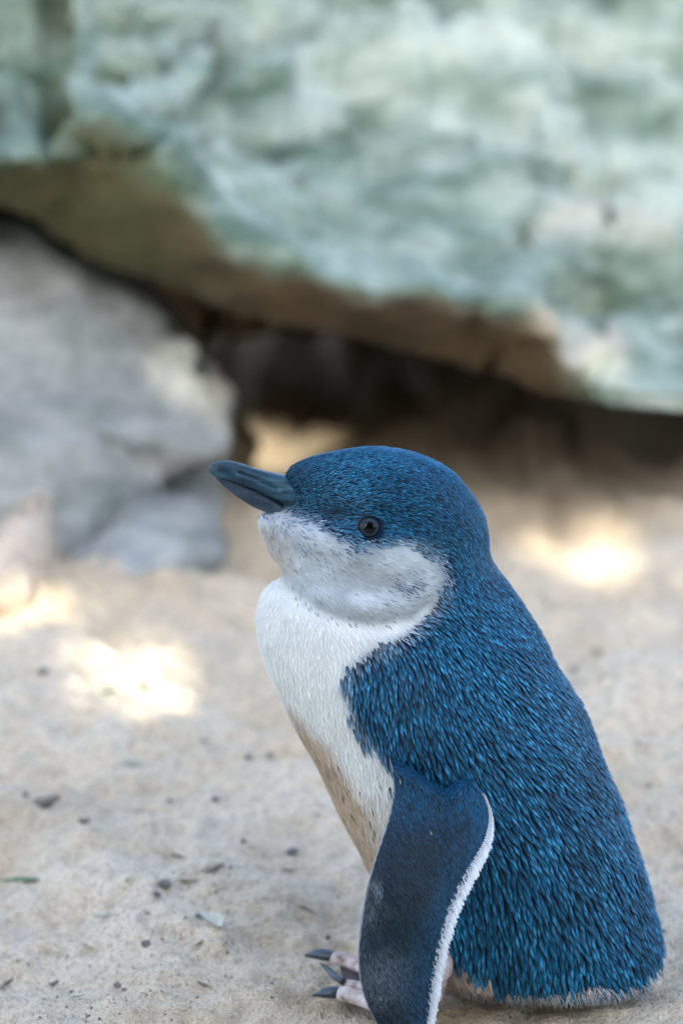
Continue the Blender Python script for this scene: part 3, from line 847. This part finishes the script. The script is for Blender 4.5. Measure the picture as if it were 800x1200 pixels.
def make_flipper(sgn, dx_):
    A = np.array([1, 1 if sgn < 0 else -1, 1])
    sh = np.array([dx_, 0, .003 if sgn > 0 else 0])
    P_ = FP * A + sh
    me = mesh_list('flipper', P_, [f[::-1] for f in FFl] if sgn > 0 else FFl)
    ppx, ppy = project(FP)
    set_col(me, flip_col(ppx, ppy, FP) * .7)
    fo = bobj('flipper', me, M_FLIP)
    g = np.random.default_rng(5)
    Vf = FV.reshape(-1, 3); Nf = FN.reshape(-1, 3)
    P, n = sample(Vf, Nf, FFc, 42000, lambda P: np.full(len(P), 1.9 * S), 15)
    px, py = project(P); m = len(P)
    dx, dy = np.full(m, .42), np.full(m, .9)
    dx = dx - .25 * smooth(1000, 900, py)
    D = tangent(n, dx, dy, .07, g)
    L = S * g.uniform(5.5, 8, m); W = S * g.uniform(2.2, 3.2, m)
    c = flip_col(px, py, P) * np.clip(1 + g.normal(0, .28, m), .4, 1.9)[:, None]
    c = np.where((g.random(m) < .001)[:, None], np.array([.20, .24, .27]), c)
    cols = np.zeros((m, 3, 2, 3)); cols[:, 0] = (c * .35)[:, None]; cols[:, 1, 0] = c * 1.1; cols[:, 1, 1] = c * .7; cols[:, 2, 0] = c * 1.7; cols[:, 2, 1] = c * 1.3
    me = feather_mesh('flipper_feathers', P * A + sh, n * A, D * A, L, W, g.uniform(.05, .14, m), cols, keel=.3, off=.0001, nrow=3, prof=(.7, 1., .25), nsoft=.5)
    bobj('scale_feathers', me, M_FLIP, fo, kind='stuff')
    # white trailing fringe
    m = 1500
    sv = g.uniform(.20, .985, m); k = sv * (NS - 1); i0 = k.astype(int); f = (k - i0)[:, None]; i1 = np.minimum(i0 + 1, NS - 1)
    e = trai[i0] * (1 - f) + trai[i1] * f
    wd = np.interp(sv, [.2, .26, .33, .42, .6, .8, 1], [1.2, 2.6, 5.5, 8.5, 9.5, 8.5, 6])
    layer = g.random(m)
    root = e + np.stack([-wd * (.15 + .75 * layer), -wd * .75], -1)
    Yr = flip_depth(root[:, 0], root[:, 1]) - .0011 - .0003 * layer
    P = at(root[:, 0], root[:, 1], Yr)
    dirp = np.stack([g.normal(.50, .04, m), np.full(m, .86)], -1)
    tipp = root + dirp * wd[:, None] * 1.5
    Pt = at(tipp[:, 0], tipp[:, 1], flip_depth(tipp[:, 0], tipp[:, 1]) - .0004)
    D = Pt - P; L = np.linalg.norm(D, axis=1); D /= L[:, None]
    n = np.tile(np.array([.1, -1, .15]), (m, 1)); n -= D * (n * D).sum(1, keepdims=True); n /= np.linalg.norm(n, axis=1, keepdims=True)
    c = np.array([.66, .73, .78]) * g.uniform(.8, 1.12, (m, 1))
    cols = np.repeat(np.repeat(c[:, None, None, :], 3, 1), 2, 2); cols[:, 0] *= .65
    me = feather_mesh('fringe', P * A + sh, n * A, D * A, L, S * g.uniform(2.0, 3.4, m), np.full(m, .02), cols, keel=.25, nrow=3, prof=(.5, 1., .3), nsoft=.4)
    bobj('trailing_fringe', me, M_WHITE, fo, kind='stuff', label='white feather fringe along the rear edge of the flipper')
    # pale thin leading edge
    Lp = np.stack([flip_pt(lead, trai, 0.0, 1)[6:], ], 1)[:, 0]
    V = []
    for k in range(len(Lp)):
        rr_ = .00062 * math.sin(math.pi * min(1, max(.05, k / len(Lp))))**.4
        for q_ in range(8):
            h_ = 2 * math.pi * q_ / 8
            V.append(Lp[k] + np.array([math.cos(h_) * rr_, math.sin(h_) * rr_, 0]))
    V = np.array(V) * A + sh
    me = mesh_np('leading_edge', V, grid_faces(len(Lp), 8, True)); set_col(me, np.tile(np.array([.22, .26, .29]), (len(V), 1)))
    bobj('leading_edge', me, M_WHITE, fo)
make_flipper(-1, 0.0)
make_flipper(1, .022)

# ------------------------------------------------------------------ feet
M_TOE, t_, b_ = mat('foot_skin', (.6, .48, .46), .55, .35)
oc = objcoord(t_); nb = noise(t_, 220, 4, .65, 0, oc); nc2 = noise(t_, 900, 2, .5, 0, oc)
cr = ramp(t_, nb.outputs[0], [(.36, (.20, .15, .12)), (.47, (.44, .36, .33)), (.65, (.58, .50, .48))]); t_.links.new(cr.outputs[0], b_.inputs['Base Color'])
bump(t_, b_, nc2.outputs[0], .7, .0005)
b_.inputs['Subsurface Weight'].default_value = .15; b_.inputs['Subsurface Radius'].default_value = (.004, .0015, .001)
M_CLAW, t_, b_ = mat('claw_horn', (.02, .035, .045), .32, .5)
M_WEB, *_ = mat('foot_web', (.085, .075, .075), .6, .3)
def tube(path, rad, nseg=40, ncol=16, flat=.8):
    P = np.array(path, float); r = np.array(rad, float); q = np.linspace(0, len(P) - 1, nseg); i = np.arange(len(P))
    C = np.stack([sm(np.interp(q, i, P[:, k]), 4) for k in range(3)], -1); rr = sm(np.interp(q, i, r), 3)
    T = np.gradient(C, axis=0); T /= np.linalg.norm(T, axis=1, keepdims=True); V = []
    for k in range(nseg):
        s = np.cross(T[k], [0, 0, 1.]); s /= np.linalg.norm(s) + 1e-9; u = np.cross(s, T[k])
        for c_ in range(ncol):
            a = 2 * math.pi * c_ / ncol
            V.append(C[k] + s * math.cos(a) * rr[k] + u * math.sin(a) * rr[k] * flat)
    return closed(np.array(V).reshape(nseg, ncol, 3), grid_faces(nseg, ncol, True))
def gp(px, py, z): return ground(np.float64(px), np.float64(py), z)
def make_foot(dx_, dy_):
    sh = np.array([dx_, dy_, 0.])
    g0 = lambda px, py, z: gp(px, py, z) + sh + np.array([0, 0, .0012])
    heel = g0(505, 1168, .010)
    P_, F_ = tube([g0(512, 1100, .030), g0(512, 1140, .020), heel, g0(488, 1172, .006)], [.0065, .0060, .0060, .0045])
    ft = bobj('foot', mesh_list('foot', P_, F_), M_TOE)
    toes = [[(392, 1166), (404, 1168), (424, 1174), (452, 1184), (490, 1178)],
            [(383, 1124), (396, 1126), (414, 1132), (446, 1146), (492, 1166)],
            [(397, 1154), (406, 1156), (424, 1160), (452, 1166), (490, 1172)]]
    radii = [[.0024, .0037, .0034, .0042, .0046], [.0022, .0034, .0032, .0038, .0044], [.0012, .0020, .0026, .0034, .0042]]
    claws = [[(402, 1167), (390, 1166), (378, 1167), (366.5, 1169.5)], [(393, 1125), (380, 1122), (368, 1121.5), (357, 1123)], [(402, 1154), (394, 1149), (384, 1139), (375, 1132)]]
    crad = [[.0026, .0029, .0023, .0006], [.0026, .0028, .0023, .0006], [.0016, .0016, .0012, .0003]]
    zt = [[.0030, .0042, .0034, .0052, .0070], [.0028, .0040, .0032, .0048, .0070], [.0018, .0024, .0026, .0046, .0070]]
    for pth, rd, cl, crd, zz in zip(toes, radii, claws, crad, zt):
        P_, F_ = tube([g0(x, y, z) for (x, y), z in zip(pth, zz)], rd)
        toe = bobj('toe', mesh_list('toe', P_, F_), M_TOE, ft)
        P_, F_ = tube([g0(x, y, z) for (x, y), z in zip(cl, (.0040, .0042, .0030, .0012))], crd, 24, 12)
        bobj('claw', mesh_list('claw', P_, F_), M_CLAW, ft)
    A_ = np.array([g0(x, y, .0022) for x, y in toes[1][1:]]); B_ = np.array([g0(x, y, .0022) for x, y in toes[0][1:]]); M_ = np.array([g0(x, y, .0018) for x, y in toes[2][1:]])
    V = []
    for a0, m0, b0 in zip(A_, M_, B_):
        for f in np.linspace(0, 1, 7): V.append(a0 * (1 - f) + m0 * f + np.array([0, 0, -.0010 * math.sin(f * math.pi)]))
        for f in np.linspace(0, 1, 7)[1:]: V.append(m0 * (1 - f) + b0 * f + np.array([0, 0, -.0010 * math.sin(f * math.pi)]))
    V = np.array(V); V2 = V - np.array([0, 0, .0008])
    nn_ = len(V); f1 = grid_faces(4, 13, False)
    P_ = np.concatenate([V, V2]); F_ = np.concatenate([f1, f1[:, ::-1] + nn_])
    bobj('web', mesh_np('web', P_, F_), M_WEB, ft)
make_foot(0, 0)
make_foot(.045, .058)


# ================================================================== LITTER ON THE SAND
def lit_mat(name, a, b, rough=.8):
    m, t, bs = mat(name, a, rough, .3); oc = objcoord(t); nn = noise(t, 500, 4, .6, 0, oc)
    cr = ramp(t, nn.outputs[0], [(.35, a), (.65, b)]); t.links.new(cr.outputs[0], bs.inputs['Base Color']); return m
M_CR = lit_mat('bark_crumb', (.075, .08, .075), (.19, .175, .155))
M_TW = lit_mat('dry_twig', (.10, .085, .07), (.26, .22, .18))
M_GL = lit_mat('green_leaf', (.09, .15, .085), (.22, .30, .18))
M_DL = lit_mat('dry_leaf', (.36, .36, .28), (.56, .55, .45))
M_ST = lit_mat('straw', (.5, .42, .28), (.66, .58, .44))
def crumb(px, py, size, seed, label=None, group=None):
    g = np.random.default_rng(seed); c = ground(np.float64(px), np.float64(py)); c[2] = gz(c[0], c[1]); r = size * .42 * np.linalg.norm(c - CAM) / FPX
    V, F = cap((0, 0, 0), (0, 0, 1), 1, .001, math.pi - .001, 12, 8)
    V = V * (1 + .45 * fbm(V + seed * 3.1, 1.3, 3, seed)[:, None]) * np.array([r * g.uniform(.9, 1.2), r * g.uniform(.7, 1.0), r * g.uniform(.45, .7)])
    a = g.random() * 6.28; V[:, :2] = V[:, :2] @ np.array([[math.cos(a), -math.sin(a)], [math.sin(a), math.cos(a)]])
    o = obj('bark_crumb', mesh_np('bark_crumb', V, F, False), M_CR, label=label or 'dark rough crumb of bark lying alone on the open sand', cat='bark', group=group or (None if label else 'dark bark crumbs strewn over the sand'))
    o.location = c + np.array([0, 0, r * .30])
CL = {0: ('largest dark bark crumb, beside the short thick twig and straw', None), 1: ('small bark crumb touching the largest dark crumb', None),
      3: ('dark bark crumb next to the bent dark twig', None), 16: ('dark crumb on the sand just beyond the claws of the bird', None),
      4: ('bigger crumb of a close pair of dark crumbs', None), 5: ('smaller crumb of a close pair of dark crumbs', None),
      8: ('broad dark crumb lying close in front of the white belly', None), 11: ('big blurred dark crumb beside the strip of sunlight', None),
      20: ('blurred dark crumb at the end of the strip of sunlight', None), 6: ('flat dark crumb beside the stubby wood chunk', None)}
for k_ in (23, 24, 25, 26): CL[k_] = ('blurred dark crumb on the sand behind the back of the bird', 'crumbs behind the bird')
for i, (x, y, s) in enumerate([(192, 1056, 17), (184, 1066, 10), (172, 1111, 13), (63, 1127, 12), (138, 1151, 11), (146, 1157, 7), (100, 996, 14), (285, 1004, 10), (342, 1004, 15),
                               (252, 957, 10), (292, 912, 12), (52, 818, 18), (345, 893, 11), (200, 952, 12), (270, 1040, 8), (104, 1190, 7), (384, 1088, 8), (83, 1142, 6), (30, 963, 10), (316, 860, 12),
                               (170, 818, 16), (212, 838, 13), (240, 872, 11), (672, 770, 14), (760, 935, 11), (735, 830, 12), (700, 745, 16)]):
    lb, gp_ = CL.get(i, (None, None)); crumb(x, y, s, 100 + i, lb, gp_)
def blade(name, px, py, ln, wd, ang, mat_, label, cat, curl=.25, group=None, lift=.0015):
    c = ground(np.float64(px), np.float64(py)); c[2] = gz(c[0], c[1]); k = np.linalg.norm(c - CAM) / FPX; ln *= k; wd *= k
    nu, nv = 14, 5; V = []
    for i in range(nu):
        f = i / (nu - 1); ww = wd * .5 * (math.sin(math.pi * min(1, f * .93 + .05))**.7)
        for j in range(nv):
            g_ = j / (nv - 1) * 2 - 1
            V.append(((f - .5) * ln, g_ * ww + curl * ln * (f - .5)**2, lift + abs(g_) * ww * .45 + curl * .5 * ln * (f - .5)**2))
    V = np.array(V); V2 = V - np.array([0, 0, .0004]); n_ = len(V); f1 = grid_faces(nu, nv, False)
    me = mesh_np(name, np.concatenate([V, V2]), np.concatenate([f1, f1[:, ::-1] + n_]))
    o = obj(name, me, mat_, label=label, cat=cat, group=group); o.location = c; o.rotation_euler = (random.uniform(-.15, .15), random.uniform(-.1, .1), ang)
blade('leaf', 250, 1094, 42, 20, 2.2, M_DL, 'pale green curled leaf scrap on the sand in front of the bird', 'leaf', .4)
blade('leaf', 240, 1084, 22, 12, .3, M_GL, 'small dark green leaf tip beside the pale curled leaf scrap', 'leaf', .3)
blade('leaf', 24, 1028, 44, 12, .05, M_GL, 'narrow flat green leaf lying alone on the sand', 'leaf', .1)
blade('leaf', 130, 853, 22, 14, .4, M_GL, 'short green leaf bit on the sand near the strip of sunlight', 'leaf', .2)
for (x, y, a, l_) in [(221, 1048, .1, 26), (239, 1040, 1.3, 18), (104, 1101, -.7, 24), (231, 1112, .9, 24), (338, 1016, .2, 18)]:
    blade('straw', x, y, l_, 7, a, M_ST, 'pale straw chip lying on the sand', 'straw', .1, 'pale straw chips on the sand')
for (x, y, a, l_) in [(156, 905, .2, 24), (385, 915, 2.4, 20), (120, 1074, .4, 20), (92, 1165, .2, 16)]:
    blade('leaf', x, y, l_, 9, a, M_DL, 'tiny pale dried leaf fragment on the sand', 'leaf', .2, 'tiny dried leaf fragments')
def twig(px, py, ln, ang, rad, bend, label, group=None):
    c = ground(np.float64(px), np.float64(py)); c[2] = gz(c[0], c[1]); k = np.linalg.norm(c - CAM) / FPX; ln *= k; rad *= k
    pts = [(ln * (f - .5), bend * ln * math.sin(f * 3.0), rad * 1.1 + .25 * rad * math.sin(f * 9)) for f in np.linspace(0, 1, 6)]
    P_, F_ = tube(pts, [rad * .6, rad, rad * .9, rad, rad * .8, rad * .4], 22, 8, 1.0)
    o = obj('twig', mesh_list('twig', P_, F_), M_TW, label=label, cat='twig', group=group); o.location = c; o.rotation_euler = (0, 0, ang)
twig(253, 1046, 32, .9, 3.0, .05, 'short thick grey twig beside the straw chips')
twig(236, 1151, 26, -.6, 2.0, .1, 'thin brown twig on the sand close to the bird')
twig(14, 1130, 40, 1.0, 2.2, .12, 'bent dark twig lying apart on the sand')
twig(212, 1016, 34, -.7, 1.8, .08, 'slender grey twig lying beyond the dark crumbs')
twig(57, 960, 34, .7, 6.5, .1, 'stubby grey brown wood chunk with rough bark')
twig(360, 1065, 30, -.8, 1.4, .1, 'fine hair thin stalk beside the bird')

# fine grit: too small to count
g = np.random.default_rng(321); NG = 42000
x = g.uniform(-.24, .26, NG); y = -.12 + .50 * g.random(NG)**1.4
dens = fbm(np.stack([x, y, 0*x], -1), 14, 3, 55); k = g.random(NG) < np.clip(.35 + .6 * dens, .08, 1); x = x[k]; y = y[k]; NG = len(x)
r = .00030 * np.exp(g.normal(0, .5, NG)); zc = gz(x, y) + r * .2
T4 = np.array([(1, 0, -.5), (-.5, .87, -.5), (-.5, -.87, -.5), (0, 0, .9), (.3, .4, .5)])
FT = np.array([(0, 1, 4), (1, 2, 3), (1, 3, 4), (2, 0, 3), (0, 4, 3), (0, 2, 1)])
a = g.random(NG) * 6.28; ca, sa = np.cos(a), np.sin(a); sc = g.uniform(.6, 1.5, (NG, 5))
V = np.zeros((NG, 5, 3)); tx = T4[:, 0] * sc; ty = T4[:, 1] * sc
V[..., 0] = x[:, None] + r[:, None] * (tx * ca[:, None] - ty * sa[:, None]); V[..., 1] = y[:, None] + r[:, None] * (tx * sa[:, None] + ty * ca[:, None]); V[..., 2] = zc[:, None] + r[:, None] * T4[:, 2] * .8
F = (np.arange(NG)[:, None, None] * 5 + FT[None]).reshape(-1, 3)
me = mesh_np('grit', V.reshape(-1, 3), F, False)
pal = np.array([(.07, .08, .08), (.13, .115, .095), (.30, .25, .19), (.68, .63, .55), (.10, .14, .12)])
set_col(me, np.repeat(pal[g.choice(5, NG, p=[.25, .25, .22, .16, .12])], 5, 0))
obj('grit', me, vcol_mat('grit_grain', .8, .3), label='fine dark and pale grit scattered over the sand', cat='grit', kind='stuff')


# ================================================================== ADDED SHADE TREE (unseen, blocks sun from the bird, gaps cut for sun patches)
M_LEAF, *_ = mat('tree_leaf', (.07, .11, .04), .55, .3)
M_BARK, t_, b_ = mat('tree_bark', (.16, .12, .09), .9, .2)
CC = np.array([0.0, .80, 0.]) + SUN_TO * 3.6
beams = []
for (a, b, r) in [((-10, 702), (60, 735), .016), ((60, 735), (130, 772), .020), ((130, 772), (205, 814), .010),
                  ((288, 516), (340, 534), .026), ((640, 618), (700, 645), .014), ((700, 650), (820, 690), .012)]:
    for f in np.linspace(0, 1, 9): beams.append((ground(a[0] + (b[0]-a[0])*f, a[1] + (b[1]-a[1])*f), r))
for (x, y, r, Y) in [(705, 424, .008, .64), (672, 285, .004, .70), (712, 298, .004, .72)]:
    beams.append((at(x, y, Y), r))
g = np.random.default_rng(99)
NL = 22000
z = SUN_TO; xx = np.cross(z, [0, 0, 1.]); xx /= np.linalg.norm(xx); yv = np.cross(z, xx)
rad = np.sqrt(g.random(NL)) * (1.30 + .22 * g.normal(0, 1, NL)); an = g.random(NL) * 2 * math.pi
C = CC + xx * (rad * np.cos(an))[:, None] + yv * (rad * np.sin(an) * 1.1)[:, None] + z * g.normal(0, .2, NL)[:, None]
ok = np.ones(NL, bool)
for T, r in beams:
    v = C - T; dd = np.linalg.norm(v - (v @ z)[:, None] * z, axis=1); ok &= dd > r + .026  # leaves cut away along each beam so sun patches land as wanted
n = NL
ax = g.normal(0, 1, (n, 3)); ax[:, 2] -= .6; ax /= np.linalg.norm(ax, axis=1, keepdims=True)
nn = z + g.normal(0, .45, (n, 3)); sd_ = np.cross(nn, ax); sd_ /= np.linalg.norm(sd_, axis=1, keepdims=True)
ax = np.cross(sd_, nn); ax /= np.linalg.norm(ax, axis=1, keepdims=True)
l = g.uniform(.05, .075, (n, 1)); w_ = g.uniform(.022, .032, (n, 1))
V = np.stack([C - ax * l, C + sd_ * w_ - ax * l * .1, C + ax * l, C - sd_ * w_ - ax * l * .1], 1)[ok].reshape(-1, 3); C = C[ok]; n = len(C)
added_tree = obj('added_shade_tree', None, label='added leaf canopy and trunk, unseen behind the viewer, shading the sand', cat='added_tree'); added_tree.location = (1.2, -4.4, 0)
TO = np.array([1.2, -4.4, 0.])
me = mesh_np('crown', V - TO, np.arange(n * 4).reshape(-1, 4), False); obj('crown', me, M_LEAF, added_tree, kind='stuff')
P_, F_ = tube([(0, 0, -.1), (.02, .03, 1.0), (-.1, .12, 2.0), (-.35, .6, 2.6), (-.7, 1.1, 3.0)], [.16, .13, .11, .08, .03], 50, 16, 1.0)
tr = obj('trunk', mesh_list('trunk', P_, F_), M_BARK, added_tree)
for k in range(7):
    e = C[g.integers(0, n)] - TO; s0 = np.array([-.1, .12, 2.0]) + np.array([-.25, .48, .6]) * g.random()
    P_, F_ = tube([s0, s0 * .5 + e * .5 + np.array([0, 0, .12]), e], [.05, .03, .008], 20, 10, 1.0)
    obj('branch', mesh_list('branch', P_, F_), M_BARK, tr)

# ------------------------------------------------------------------ leaf screen added out of view, cutting low light from behind the viewer
g = np.random.default_rng(17); n = 26000
C = np.stack([g.uniform(-3.2, 3.2, n), g.normal(-2.9, .28, n), g.uniform(0, 1, n)**.8 * 1.15], -1)
C[:, 2] *= 1 + .15 * np.sin(C[:, 0] * 2.3) + .1 * np.sin(C[:, 0] * 5.1)
ax = g.normal(0, 1, (n, 3)); ax /= np.linalg.norm(ax, axis=1, keepdims=True)
nn = np.array([0, 1., .5]) + g.normal(0, .7, (n, 3)); sd_ = np.cross(nn, ax); sd_ /= np.linalg.norm(sd_, axis=1, keepdims=True)
l = g.uniform(.04, .065, (n, 1)); w_ = g.uniform(.018, .028, (n, 1))
V = np.stack([C - ax * l, C + sd_ * w_, C + ax * l, C - sd_ * w_], 1).reshape(-1, 3)
added_hedge = obj('added_hedge', None, label='added leaf screen, unseen behind the viewer, blocking low light', cat='added_hedge'); added_hedge.location = (0, -2.9, 0)
obj('foliage', mesh_np('foliage', V - np.array([0, -2.9, 0]), np.arange(n * 4).reshape(-1, 4), False), M_LEAF, added_hedge, kind='stuff')
for k in range(9):
    x0 = -2.8 + .7 * k
    P_, F_ = tube([(x0, 0, -.05), (x0 + .05, .03, .5), (x0 - .04, -.05, 1.3)], [.03, .025, .01], 16, 8, 1.0)
    obj('stem', mesh_list('stem', P_, F_), M_BARK, added_hedge)
